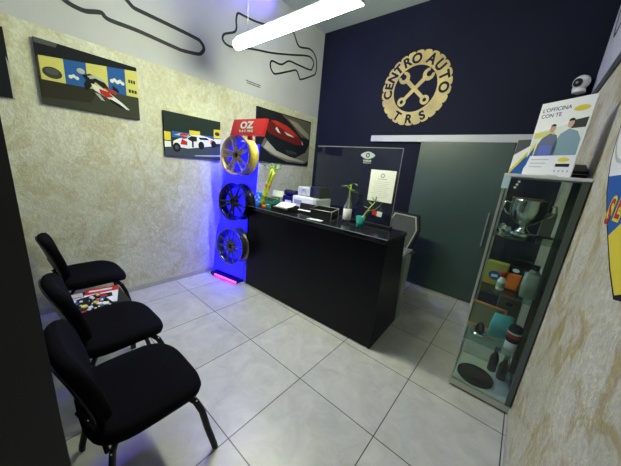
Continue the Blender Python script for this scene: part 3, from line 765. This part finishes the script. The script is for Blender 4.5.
# office chair behind desk
oc = thing('office_chair', 'dark office chair with pale mesh back behind the right end of desk', 'chair', (-.79, 1.78, 0), math.radians(170))
b = MB()
for k in range(5):
    a = 2 * PI * k / 5 + .3
    b.tube([(0, 0, .10), (.15 * math.cos(a), .15 * math.sin(a), .085), (.29 * math.cos(a), .29 * math.sin(a), .065)], [.028, .022, .014], 8)
sbase = b.build('star_base', M_bplas, oc)
for k in range(5):
    a = 2 * PI * k / 5 + .3
    MB(tr(.285 * math.cos(a), .285 * math.sin(a), .027) @ rot(a, 'Z') @ rot(PI / 2, 'X')).lathe([(0, -.022), (.024, -.022), (.027, -.016), (.027, .016), (.024, .022), (0, .022)], 16).build('caster', M_bplas, sbase)
MB().lathe([(0, .08), (.03, .08), (.03, .25), (.018, .25), (.018, .42), (0, .42)], 16).build('gas_column', M_bmetal, oc)
MB().pad(.50, .48, .1, .075, .03, M=tr(0, 0, .43), fn=seat_bend).build('seat', M_bfab, oc)
OM = frame((0, -.24, .83), (-1, 0, 0), (0, -.16, .987), (0, .987, .16))
oh = [(-.15, -.26), (.15, -.26), (.21, -.04), (.235, .07), (.175, .25), (-.175, .25), (-.235, .07), (-.21, -.04)]
ih = [(x * .83, y * .86) for x, y in oh]
bfr = MB(OM).ringprism(oh, ih, -.016, .016).build('back_frame', M_bplas, oc)
MB(OM).ringprism([(x * .87, y * .89) for x, y in oh], [(x * .80, y * .83) for x, y in oh], .0, .02).build('back_piping', mat('pale_grey_piping', (.30, .33, .28), .6), bfr)
MB(OM).prism([(x * .81, y * .84) for x, y in oh], -.008, .006).build('back_mesh', mat('grey_mesh_fabric', (.05, .058, .055), .8), oc)
MB().tube([(0, -.06, .42), (0, -.22, .42), (0, -.29, .50), (0, -.275, .66)], .02, 8).build('back_bar', M_bplas, oc)
for s in (-1, 1):
    b = MB(); b.tube([(s * .2, 0, .43), (s * .29, 0, .44), (s * .30, 0, .64)], .014, 8); arm = b.build('arm_post', M_bplas, oc)
    MB().box((s * .30, .02, .655), (.07, .25, .03), bev=.012).build('armrest', M_bplas, arm)
tgx = MB(tr(-.415, 1.245, .775))
tie = thing('cable_tie', 'white crossed ribbon tied at the back of desk by the office chair', 'ribbon', D(1.70, .62, .752))
MB().tube([(-.03, 0, .0), (0, 0, .03), (.035, 0, .055)], .004, 6).build('strand', M_wht, tie)
MB().tube([(-.025, .004, .055), (0, .008, .03), (.03, .004, .008)], .004, 6).build('strand', M_wht, tie)

# ------------------------------------------------------------------ wheel display
WA = math.radians(10)
RX, RY = -2.272, .572
TILT = math.radians(-3.6)
rk = thing('wheel_display_stand', 'blue backlit wheel display stand between left wall and desk', 'display stand', (RX, RY, 0), WA)
WM = rot(TILT, 'X') @ frame((0, 0, 0), (1, 0, 0), (0, 0, 1), (0, -1, 0))
def wavy():
    L, R = [], []
    for i in range(49):
        z = .05 + 1.68 * i / 48
        e = -.455 + .06 * z + (.06 * max(0, z - 1.) )
        for c in (.78, 1.32): e += .055 * math.exp(-((z - c) / .10) ** 2)
        L.append((e, z)); R.append((.105 + .10 * max(0, min(1, (z - 1.08) / .06)), z))
    return L + R[::-1]
MB(WM).prism(wavy(), -.02, .0).build('backlit_panel', M_blue, rk)
MB().box((-.165, -.01, .014), (.50, .12, .028), bev=.006).build('base', M_bplas, rk)
MB().box((-.13, -.0715, .018), (.40, .004, .018)).build('base_light', M_mag, rk)
for z in (.49, 1.04, 1.58): MB(WM @ tr(0, z, 0)).lathe([(0, .0005), (.165, .0005), (.165, .092), (0, .092)], 40).build('light_drum', M_blue, rk)
MB(WM).prism([(p[0] - .012, p[1]) for p in wavy()[:49]] + [(p[0] - .001, p[1]) for p in wavy()[:49]][::-1], -.034, -.022).build('added_edge_light', mat('added_blue_edge', (.02, .02, .3), .4, emit=(.03, .02, 1.), es=16.), rk)  # hidden glowing edge added behind the panel to throw blue onto the wall
MB(WM).box((-.10, .86, -.035), (.05, 1.66, .03), bev=.004).build('post', M_bmetal, rk)
def wheel(name, label, m, z, style, dx=0., ry=0.):
    t = thing('alloy_wheel', label, 'wheel', (RX, RY, 0), WA, 'alloy wheels on the display stand')
    R = .225
    W = WM @ tr(0, z, .002) @ Matrix.Diagonal((1, 1, .74, 1))        # local z of the lathe points outwards
    prof = [(R, .215), (R, .205), (R - .012, .195), (R - .016, .15), (R - .035, .12), (R - .04, .06), (R - .022, .02), (R - .004, .012), (R, 0), (R - .008, 0), (R - .028, .02), (R - .047, .06), (R - .042, .125), (R - .024, .155), (R - .02, .20), (R - .012, .215)]
    MB(W).lathe(prof, 56, closed=True).build('rim', m, t)
    n = 10
    for k in range(n):
        base = 2 * PI * (k // 2) / 5 + ry + PI / 10
        off = (.16 if style == 'Y' else .31) * (1 if k % 2 else -1)
        a0 = base + (.20 if k % 2 else -.20); a1 = base + off * (1.25 if style == 'Y' else 1)
        if style == 'S': a0 = 2 * PI * k / 10 + ry; a1 = a0
        b = MB(W)
        P, F = [], []
        for i in range(7):
            u = i / 6; r = .035 + (R - .052) * u; a = a0 + (a1 - a0) * u
            hw = .0135 - .004 * u + (.006 * (1 - u)); zt = .196 + .016 * u ** 1.5; th = .030 - .010 * u
            c, s_ = math.cos(a), math.sin(a)
            for sx, zz in ((-1, zt - th), (-1, zt - .006), (-.55, zt), (.55, zt), (1, zt - .006), (1, zt - th)):
                P.append((r * c - sx * hw * s_, r * s_ + sx * hw * c, zz))
        for i in range(6):
            for j in range(6):
                l = (j + 1) % 6
                F.append([i * 6 + j, i * 6 + l, (i + 1) * 6 + l, (i + 1) * 6 + j])
        F += [list(range(6))[::-1], list(range(36, 42))]
        b._add(P, F); b.build('spoke', m, t)
    hub = MB(W).lathe([(.028, .126), (.056, .126), (.058, .165), (.050, .178), (.030, .176), (.028, .17)], 28, closed=True).build('hub', m, t)
    MB(W).lathe([(0, .16), (.026, .16), (.026, .180), (.02, .183), (0, .183)], 20).build('centre_cap', M_bplas, t)
    for k in range(5):
        a = 2 * PI * k / 5 + ry + .3
        MB(W @ tr(.043 * math.cos(a), .043 * math.sin(a), .168)).lathe([(0, .012), (.006, .012), (.006, 0)], 8).build('lug_hole', M_dkb, hub)
    return t
wheel('alloy_wheel', 'gold alloy wheel at the top of the blue display stand', M_goldrim, 1.58, 'Y', 0, .2)
wheel('alloy_wheel', 'gloss black alloy wheel in the middle of the blue display stand', M_blkrim, 1.04, 'Y', 0, .55)
wheel('alloy_wheel', 'gunmetal multi-spoke alloy wheel at the bottom of the blue display stand', M_gunrim, .49, 'S', 0, .1)
os_ = thing('brand_sign', 'red slanted sign with white letters on top of wheel stand', 'sign', (-2.0, .50, 1.79), WA * .3)
OS = frame((0, 0, 0), (1, 0, 0), (0, 0, 1), (0, -1, 0))
MB(OS).prism([(-.285, 0), (.235, -.005), (.285, .155), (-.215, .16)], -.02, .02).build('sign_board', M_red, os_)
b = MB(OS); Sh = Matrix(((1, .3, 0, 0), (0, 1, 0, 0), (0, 0, 1, 0), (0, 0, 0, 1)))
for chx, cx in (('O', -.058), ('Z', .062)): MB(OS).text(chx, .088, None, tr(cx * .85, .097, .0212) @ Sh @ Matrix.Diagonal((1.5, 1, 1, 1)), .0008, .004).build('letter', M_pw, os_)
for k, chx in enumerate('RACING'): MB(OS).text(chx, .034, None, tr(-.110 + .040 * k - (.008 if k > 3 else 0), .042, .0212) @ Sh @ Matrix.Diagonal((1.2, 1, 1, 1)), .0008, .0008).build('letter', M_pw, os_)
MB().box((-.02, .045, .03), (.03, .05, .14)).build('bracket', M_red, os_)

# ------------------------------------------------------------------ display cabinet
CX0, CX1, CY0, CY1, CH = .241, .614, .79, 1.22, 1.60
cb = thing('display_cabinet', 'tall narrow glass display cabinet standing against the right wall', 'cabinet', ((CX0 + CX1) / 2, (CY0 + CY1) / 2, 0))
cw, cd = CX1 - CX0, CY1 - CY0
MB().box((0, 0, .04), (cw, cd, .05), bev=.003).build('base', M_alu, cb)
MB().box((0, 0, .008), (cw - .03, cd - .03, .016)).build('plinth', M_bplas, cb)
MB().box((0, 0, .068), (cw - .03, cd - .03, .006)).build('base_liner', M_wht, cb)
MB().box((0, 0, CH - .009), (cw + .012, cd + .012, .018), bev=.003).build('top_panel', M_wht, cb)
hz = CH - .018 - .065
for sx in (-1, 1):
    for sy in (-1, 1):
        w = .014 if sx < 0 else .030
        MB().box((sx * (cw / 2 - w / 2), sy * (cd / 2 - .01), .065 + hz / 2), (w, .020, hz), bev=.002).build('corner_post', M_alu if sx < 0 else mat('dark_grey_frame', (.09, .115, .11), .4, .3), cb)
MB().box((0, -cd / 2 + .006, .065 + hz / 2), (cw - .05, .004, hz)).build('glass_panel', M_glass, cb)
MB().box((0, cd / 2 - .006, .065 + hz / 2), (cw - .05, .004, hz)).build('glass_panel', M_glass, cb)
MB().box((-cw / 2 + .006, 0, .065 + hz / 2), (.004, cd - .05, hz)).build('glass_door', M_glass, cb)
MB().box((cw / 2 - .006, 0, .065 + hz / 2), (.004, cd - .03, hz)).build('mirror_back', M_mir, cb)
for z in (.42, .81, 1.20): MB().box((0, 0, z), (cw - .02, cd - .03, .006)).build('shelf', M_shelfg, cb)
MB().box((-cw / 2 + .012, -cd / 2 - .002, CH - .055), (.036, .004, .075), bev=.001).build('corner_plate', mat('pale_cyan_plate', (.55, .78, .76), .4), cb)
for k in range(3): MB().box((-.112 - .006 * k, -cd / 2 + .0025, CH - .045 - .018 * k), (.012, .002, .012)).build('tag', M_pw, cb)
ccx, ccy = (CX0 + CX1) / 2, (CY0 + CY1) / 2
# top: poster etc.
ps = thing('poster_standee', 'white advertising standee with two men in blue on cabinet top', 'poster', (.42, .90, CH + .001), math.radians(-38))
PM = frame((0, 0, 0), (1, 0, 0), (0, .02, .9998), (0, -.9998, .02))
MB(PM).box((0, .215, -.003), (.275, .43, .006)).build('board', M_paper, ps)
MB(frame((0, 0, 0), (1, 0, 0), (0, 0, 1), (0, 1, 0))).prism([(-.008, 0), (.008, 0), (.008, .3), (-.008, .3)], .03, .036, M_dkb).build('rear_strut', None, ps)
MB().box((0, .05, .01), (.11, .09, .02)).build('rear_foot', M_bplas, ps)
b = MB(PM); w_, h_ = .275, .43
def PP(m, pts, k): b.prism([((u - .5) * w_, v * h_) for u, v in pts], .0, .0004 + .0002 * k, m)
M_sky = mat('print_pale_sky', (.55, .60, .55), .5)
PP(M_sky, [(.03, .28), (.97, .28), (.97, .72), (.03, .60)], 1)
PP(M_pyel, [(.03, .52), (.5, .55), (.4, .62), (.03, .60)], 2); PP(M_dgr, [(.72, .62), (.97, .62), (.97, .74), (.72, .72)], 2)
M_jk = mat('print_jacket', (.035, .06, .13), .5); M_jk2 = mat('print_overall', (.11, .22, .27), .5)
PP(M_jk, [(.14, .28), (.16, .44), (.22, .52), (.36, .58), (.50, .55), (.56, .44), (.55, .28)], 3)
PP(mat('print_bright_blue', (.03, .07, .36), .5), [(.22, .28), (.22, .42), (.47, .42), (.50, .28)], 4)
PP(M_jk2, [(.50, .28), (.50, .44), (.56, .56), (.70, .62), (.86, .58), (.95, .48), (.96, .28)], 3)
PP(M_skin, ell(.385, .64, .055, .055), 4); PP(M_dkb, ell(.385, .67, .052, .03, 12, 0, PI), 5)
PP(M_skin, ell(.70, .685, .055, .055), 4); PP(M_dkb, ell(.70, .715, .054, .035, 12, 0, PI), 5)
PP(M_blu, [(.0, .25), (.12, .42), (.12, .28), (.0, .1)], 3); PP(M_yel, [(.03, .38), (.13, .48), (.13, .42), (.03, .30)], 4)
PP(M_pw, [(.0, .0), (1, .0), (1, .28), (.08, .28)], 5)
PP(M_yel, ell(.80, .86, .14, .035), 3); PP(M_yel, ell(.78, .22, .11, .028), 6); PP(M_dkb, [(.66, .13), (.92, .13), (.92, .17), (.66, .17)], 6)
for k in range(4): PP(M_grey, ell(.68 + .08 * k, .075, .018, .012), 6)
for k in range(3): PP(M_lgr, [(.12, .22 - .05 * k), (.50 - .05 * k, .22 - .05 * k), (.50 - .05 * k, .235 - .05 * k), (.12, .235 - .05 * k)], 6)
b.text("L'OFFICINA", .030, M_jk, PM.inverted() @ PM @ tr(-.045, .385, .0008), .0003, .0004)
b.text("CON TE", .030, M_jk, tr(-.065, .352, .0008), .0003, .0004)
b.build('printed_face', None, ps)
PM = frame((0, 0, 0), (1, 0, 0), (0, .07, .9975), (0, -.9975, .07))
lf = thing('leaflet', 'leaflet with blue and yellow corner standing left of the poster', 'leaflet', (.283, 1.01, CH + .001), math.radians(-20))
MB(PM).box((0, .115, 0), (.095, .23, .003)).build('card', M_paper, lf)
b = MB(PM); b.prism([(-.046, .0), (.046, .0), (.046, .16)], .0016, .0022, M_blu); b.prism([(-.046, .03), (-.046, .0), (.046, .16), (.046, .185)], .0016, .0026, M_yel); b.prism([(-.046, .13), (.046, .2), (.046, .228), (-.046, .228)], .0016, .0022, M_mgr)
b.build('printed_face', None, lf)
MB().box((0, .03, .01), (.05, .05, .02)).build('rear_foot', M_paper, lf)
tag(MB(tr(.405, .835, CH + .001) @ rot(-.5, 'Z')).pad(.14, .06, .02, .004, .0015, fn=lambda p: Vector((p.x, p.y, p.z + 1.2 * max(0, p.y) ** 2 * 4))).build('pale_sheet', M_wht), 'curled white sheet lying at the foot of the poster', 'paper')
bk = thing('black_case', 'black wedge case at the right rear corner of cabinet top', 'case', (.555, 1.09, CH + .001), .1)
MB(frame((-.05, 0, 0), (0, 1, 0), (0, 0, 1), (1, 0, 0))).prism([(-.10, 0), (.10, 0), (.10, .05), (.0, .09), (-.10, .045)], 0, .10).build('body', M_bplas, bk)
MB().box((0, 0, .028), (.102, .202, .004)).build('seam', M_grey, bk)

def item(name, label, cat, x, y, z, rz=0., g=None): return thing(name, label, cat, (x, y, z), rz, g)
s1, s2, s3, s0 = 1.2035, .8135, .4235, .0715
# compartment 1
tp = item('trophy_cup', 'large silver trophy cup on the top shelf of cabinet', 'trophy', .40, .985, s1); tp.scale = (1.12, 1.12, 1)
MB().lathe([(0, .0), (.062, 0), (.062, .022), (.056, .026), (0, .026)], 28).build('plinth', M_silver, tp)
MB().lathe([(.045, .026), (.03, .04), (.018, .06), (.022, .075), (.05, .095), (.078, .13), (.088, .18), (.086, .235), (.09, .245), (.086, .245), (.082, .18), (.072, .135), (.04, .10), (0, .09)], 32).build('cup', M_silver, tp)
for s in (-1, 1):
    MB().tube([(s * .084, 0, .215), (s * .115, 0, .22), (s * .122, 0, .18), (s * .10, 0, .145), (s * .078, 0, .135)], .006, 8).build('handle', M_silver, tp)
tag(MB(tr(.385, .99, s1 + .249) @ rot(.35, 'Z')).box((0, 0, .003), (.17, .02, .006), bev=.001).build('wood_strip', M_wood), 'thin orange wooden strip lying across the silver trophy rim', 'strip')
for i, (x, y, h_, lab) in enumerate(((.295, .86, .085, 'small cut crystal award at the front left of top cabinet shelf'), (.325, .905, .065, 'low crystal award just behind the front left crystal award'))):
    c = item('crystal_award', lab, 'award', x, y, s1, .3, 'crystal awards in the cabinet')
    MB().lathe([(0, 0), (.026, 0), (.026, .012), (.012, .02), (0, .02)], 8, smooth=False).build('base', M_bottle if i else M_chrome, c)
    MB().lathe([(.008, .02), (.024, h_ * .55), (.018, h_ * .85), (0, h_)], 7, smooth=False).build('crystal', M_bottle if i else M_chrome, c)
gp = item('glass_plaque', 'pale upright glass plaque on top shelf behind the trophy', 'award', .52, 1.08, s1, .2)
MB().box((0, 0, .09), (.07, .012, .16), bev=.003).build('plaque', M_lgr, gp); MB().box((0, 0, .006), (.09, .05, .012), bev=.002).build('base', M_bplas, gp)
# compartment 2
yb = item('cartoon_box', 'yellow green box with blue figure print on the second shelf', 'box', .33, 1.02, s2, -.1)
MB().box((0, 0, .085), (.13, .07, .17), bev=.003).build('carton', mat('yellow_green_card', (.34, .32, .06), .5), yb)
b = MB(frame((0, -.0355, 0), (1, 0, 0), (0, 0, 1), (0, -1, 0)))
b.prism(ell(.0, .075, .038, .034), 0, .0006, M_blu); b.prism(ell(.022, .12, .02, .018), 0, .0008, M_skin); b.prism(ell(-.03, .03, .018, .014), 0, .0007, M_org); b.prism([(-.02, .06), (.02, .066), (.016, .085), (-.018, .08)], 0, .0012, M_pw)
b.build('printed_face', None, yb)
sb = item('spray_bottle', 'small white bottle with red cap in front of yellow box', 'bottle', .375, .93, s2)
MB().lathe([(0, 0), (.022, 0), (.024, .004), (.024, .065), (.014, .085), (.012, .095), (0, .095)], 18).build('body', M_wht, sb); MB().lathe([(.013, .095), (.016, .097), (.016, .125), (.012, .13), (0, .13)], 14).build('cap', M_redp, sb); MB().lathe([(.0243, .02), (.0247, .021), (.0247, .055), (.0243, .056)], 18).build('label_band', M_grey, sb)
rp = item('red_pack', 'red orange packet with black header on second cabinet shelf', 'packet', .435, .99, s2, -.15)
MB(rot(-.08, 'X')).box((0, 0, .062), (.085, .035, .12), bev=.01).build('pack', M_org, rp); MB(rot(-.08, 'X')).box((0, 0, .145), (.075, .02, .05), bev=.003).build('header', M_dkb, rp)
MB(rot(-.08, 'X') @ frame((0, -.0105, .145), (1, 0, 0), (0, 0, 1), (0, -1, 0))).prism(ell(0, 0, .02, .013), 0, .0008).build('badge', M_pw, rp)
gb = item('grey_bottle', 'large grey translucent bottle on second shelf by the mirror', 'bottle', .525, .93, s2, .1)
MB().pad(.095, .075, .02, .17, .012).build('body', mat('translucent_grey', (.30, .36, .32), .25), gb); MB().lathe([(.03, .172), (.026, .185), (.018, .195), (.018, .20), (0, .20)], 16).build('neck', M_grey, gb); MB().lathe([(.021, .198), (.021, .225), (.018, .228), (0, .228)], 16).build('cap', M_bplas, gb)
bbx = item('dark_carton', 'dark carton behind the red packet on the second shelf', 'box', .45, 1.12, s2)
MB().box((0, 0, .10), (.14, .08, .20), bev=.003).build('carton', M_dkb, bbx); MB().box((0, -.041, .13), (.09, .001, .03)).build('label_band', M_mgr, bbx)
# compartment 3
of = item('framed_panel', 'orange framed olive panel leaning on the third cabinet shelf', 'frame', .345, 1.06, s3, -.1)
FM2 = rot(-.12, 'X')
b = MB(FM2 @ frame((0, 0, 0), (1, 0, 0), (0, 0, 1), (0, -1, 0)))
b.ringprism([(-.115, 0), (.115, 0), (.115, .20), (-.115, .20)], [(-.102, .013), (.102, .013), (.102, .187), (-.102, .187)], 0, .012); b.build('frame_border', M_wood, of)
MB(FM2).box((0, -.004, .10), (.214, .004, .184)).build('panel', mat('olive_panel', (.17, .17, .09), .5), of)
hn = item('gear_knob', 'black domed knob on a chrome ring on third shelf', 'knob', .335, .915, s3)
MB().lathe([(0, 0), (.035, 0), (.05, .012), (.052, .022), (.044, .03), (.030, .034), (0, .034)], 28).build('chrome_ring', M_chrome, hn)
MB().lathe([(.03, .034), (.031, .05), (.028, .075), (.018, .098), (.008, .106), (0, .107)], 24).build('dome', M_bplas, hn)
MB().tube([(.04, .0, .02), (.075, .0, .012), (.10, .01, .006)], .004, 6).build('lead', M_org, hn)
cl = tag(MB(tr(.44, .99, s3)).pad(.13, .05, .02, .19, .02, fn=lambda p: Vector((p.x + .10 * p.z + .006 * math.sin(60 * p.z), p.y + .012 * math.sin(45 * p.x + 30 * p.z), p.z))).build('cloth_bag', M_cyan), 'crumpled cyan cloth bag standing on the third cabinet shelf', 'bag')
sp = item('spray_can', 'black and red spray can on a white base on third shelf', 'can', .525, .905, s3)
MB().lathe([(0, 0), (.034, 0), (.036, .004), (.036, .062), (0, .062)], 24).build('white_base', M_wht, sp)
MB().lathe([(.0, .062), (.038, .062), (.040, .07), (.040, .155), (.034, .175), (.022, .185), (0, .187)], 24).build('body', M_bplas, sp)
MB().lathe([(.0403, .095), (.0408, .096), (.0408, .118), (.0403, .119)], 24).build('label_band', M_redp, sp)
MB().lathe([(.0403, .125), (.0407, .126), (.0407, .137), (.0403, .138)], 24).build('label_band', M_pw, sp)
cr = item('olive_carton', 'olive carton with dark spot at back of third shelf', 'box', .46, 1.14, s3)
MB().box((0, 0, .14), (.14, .07, .28), bev=.003).build('carton', mat('olive_card', (.14, .15, .09), .6), cr); MB(frame((0, -.0355, .24), (1, 0, 0), (0, 0, 1), (0, -1, 0))).prism(ell(0, 0, .022, .012), 0, .0008).build('printed_spot', M_dkb, cr)
# base
bd = item('brake_disc', 'flat black brake disc lying on the cabinet floor', 'brake disc', .385, .935, s0)
MB().lathe([(0, .002), (.118, .002), (.12, .005), (.12, .015), (.118, .018), (0, .018)], 48).build('rotor', M_bmetal, bd)
MB().lathe([(.062, .018), (.06, .028), (.054, .031), (.02, .031), (.018, .035), (0, .036)], 40).build('hat', M_bplas, bd)
for i, (x, y, l) in enumerate(((.475, 1.12, 'left dark bottle at the rear of the cabinet floor'), (.54, 1.06, 'right dark bottle at the rear of the cabinet floor, near the mirror'))):
    o = item('oil_bottle', l, 'bottle', x, y, s0, 0, 'dark bottles on the cabinet floor')
    MB().lathe([(0, 0), (.028, 0), (.030, .004), (.030, .12), (.014, .16), (.012, .19), (0, .19)], 18).build('body', M_bplas, o); MB().lathe([(.0135, .18), (.0155, .182), (.0155, .21), (0, .212)], 12).build('cap', M_grey, o)

# security camera high in the back right corner
cm = thing('security_camera', 'small white round security camera in the back right corner', 'camera', (.525, YB, 2.50))
MB(rot(PI / 2, 'X')).lathe([(0, 0), (.05, 0), (.05, .012), (.02, .02), (.018, .06), (0, .06)], 20).build('mount', M_wht, cm)
MB().sphere((0, -.10, .03), .062, seg=24).build('head', M_wht, cm)
HM = frame((0, -.10, .03), (.866, -.5, 0), (-.1, -.17, .98), (-.49, -.85, -.2))
MB(HM).lathe([(0, .055), (.034, .054), (.036, .058), (.03, .064), (0, .066)], 24).build('lens_face', M_dkb, cm)
MB(HM).lathe([(0, .066), (.012, .067), (0, .069)], 14).build('lens', M_grey, cm)
MB().lathe([(0, -.06), (.045, -.06), (.05, -.055), (.045, -.03), (.03, -.015), (0, -.015)], 20, M=tr(0, -.10, .0)).build('foot', M_wht, cm)

# ------------------------------------------------------------------ second lamp over the entrance, same kind (behind the camera)
#l2 = dup(lp, 'second white linear tube lamp hanging over the entrance', (-1.1, -2.1, 2.6), 0)

# ------------------------------------------------------------------ world, camera, view
w = bpy.data.worlds.new('evening'); S.world = w; w.use_nodes = True
w.node_tree.nodes['Background'].inputs['Color'].default_value = (.62, .7, .6, 1)
w.node_tree.nodes['Background'].inputs['Strength'].default_value = .16
R = Matrix(((.7592968, .64449067, .09000079), (.22854606, -.13461359, -.96418146), (-.60929063, .75266922, -.24950747)))
cam = bpy.data.cameras.new('camera'); co = bpy.data.objects.new('camera', cam); COL.objects.link(co)
rt, dn, fw = R[0], R[1], R[2]
co.matrix_world = Matrix(((rt[0], -dn[0], -fw[0], .36003), (rt[1], -dn[1], -fw[1], -1.22173), (rt[2], -dn[2], -fw[2], 1.52323), (0, 0, 0, 1)))
cam.sensor_width = 36.; cam.sensor_fit = 'HORIZONTAL'; cam.lens = 252.744 / 621 * 36.; cam.clip_start = .02
S.camera = co
S.view_settings.view_transform = 'Standard'; S.view_settings.look = 'None'
S.view_settings.exposure = 1.05; S.view_settings.gamma = 1.; S.view_settings.use_curve_mapping = False
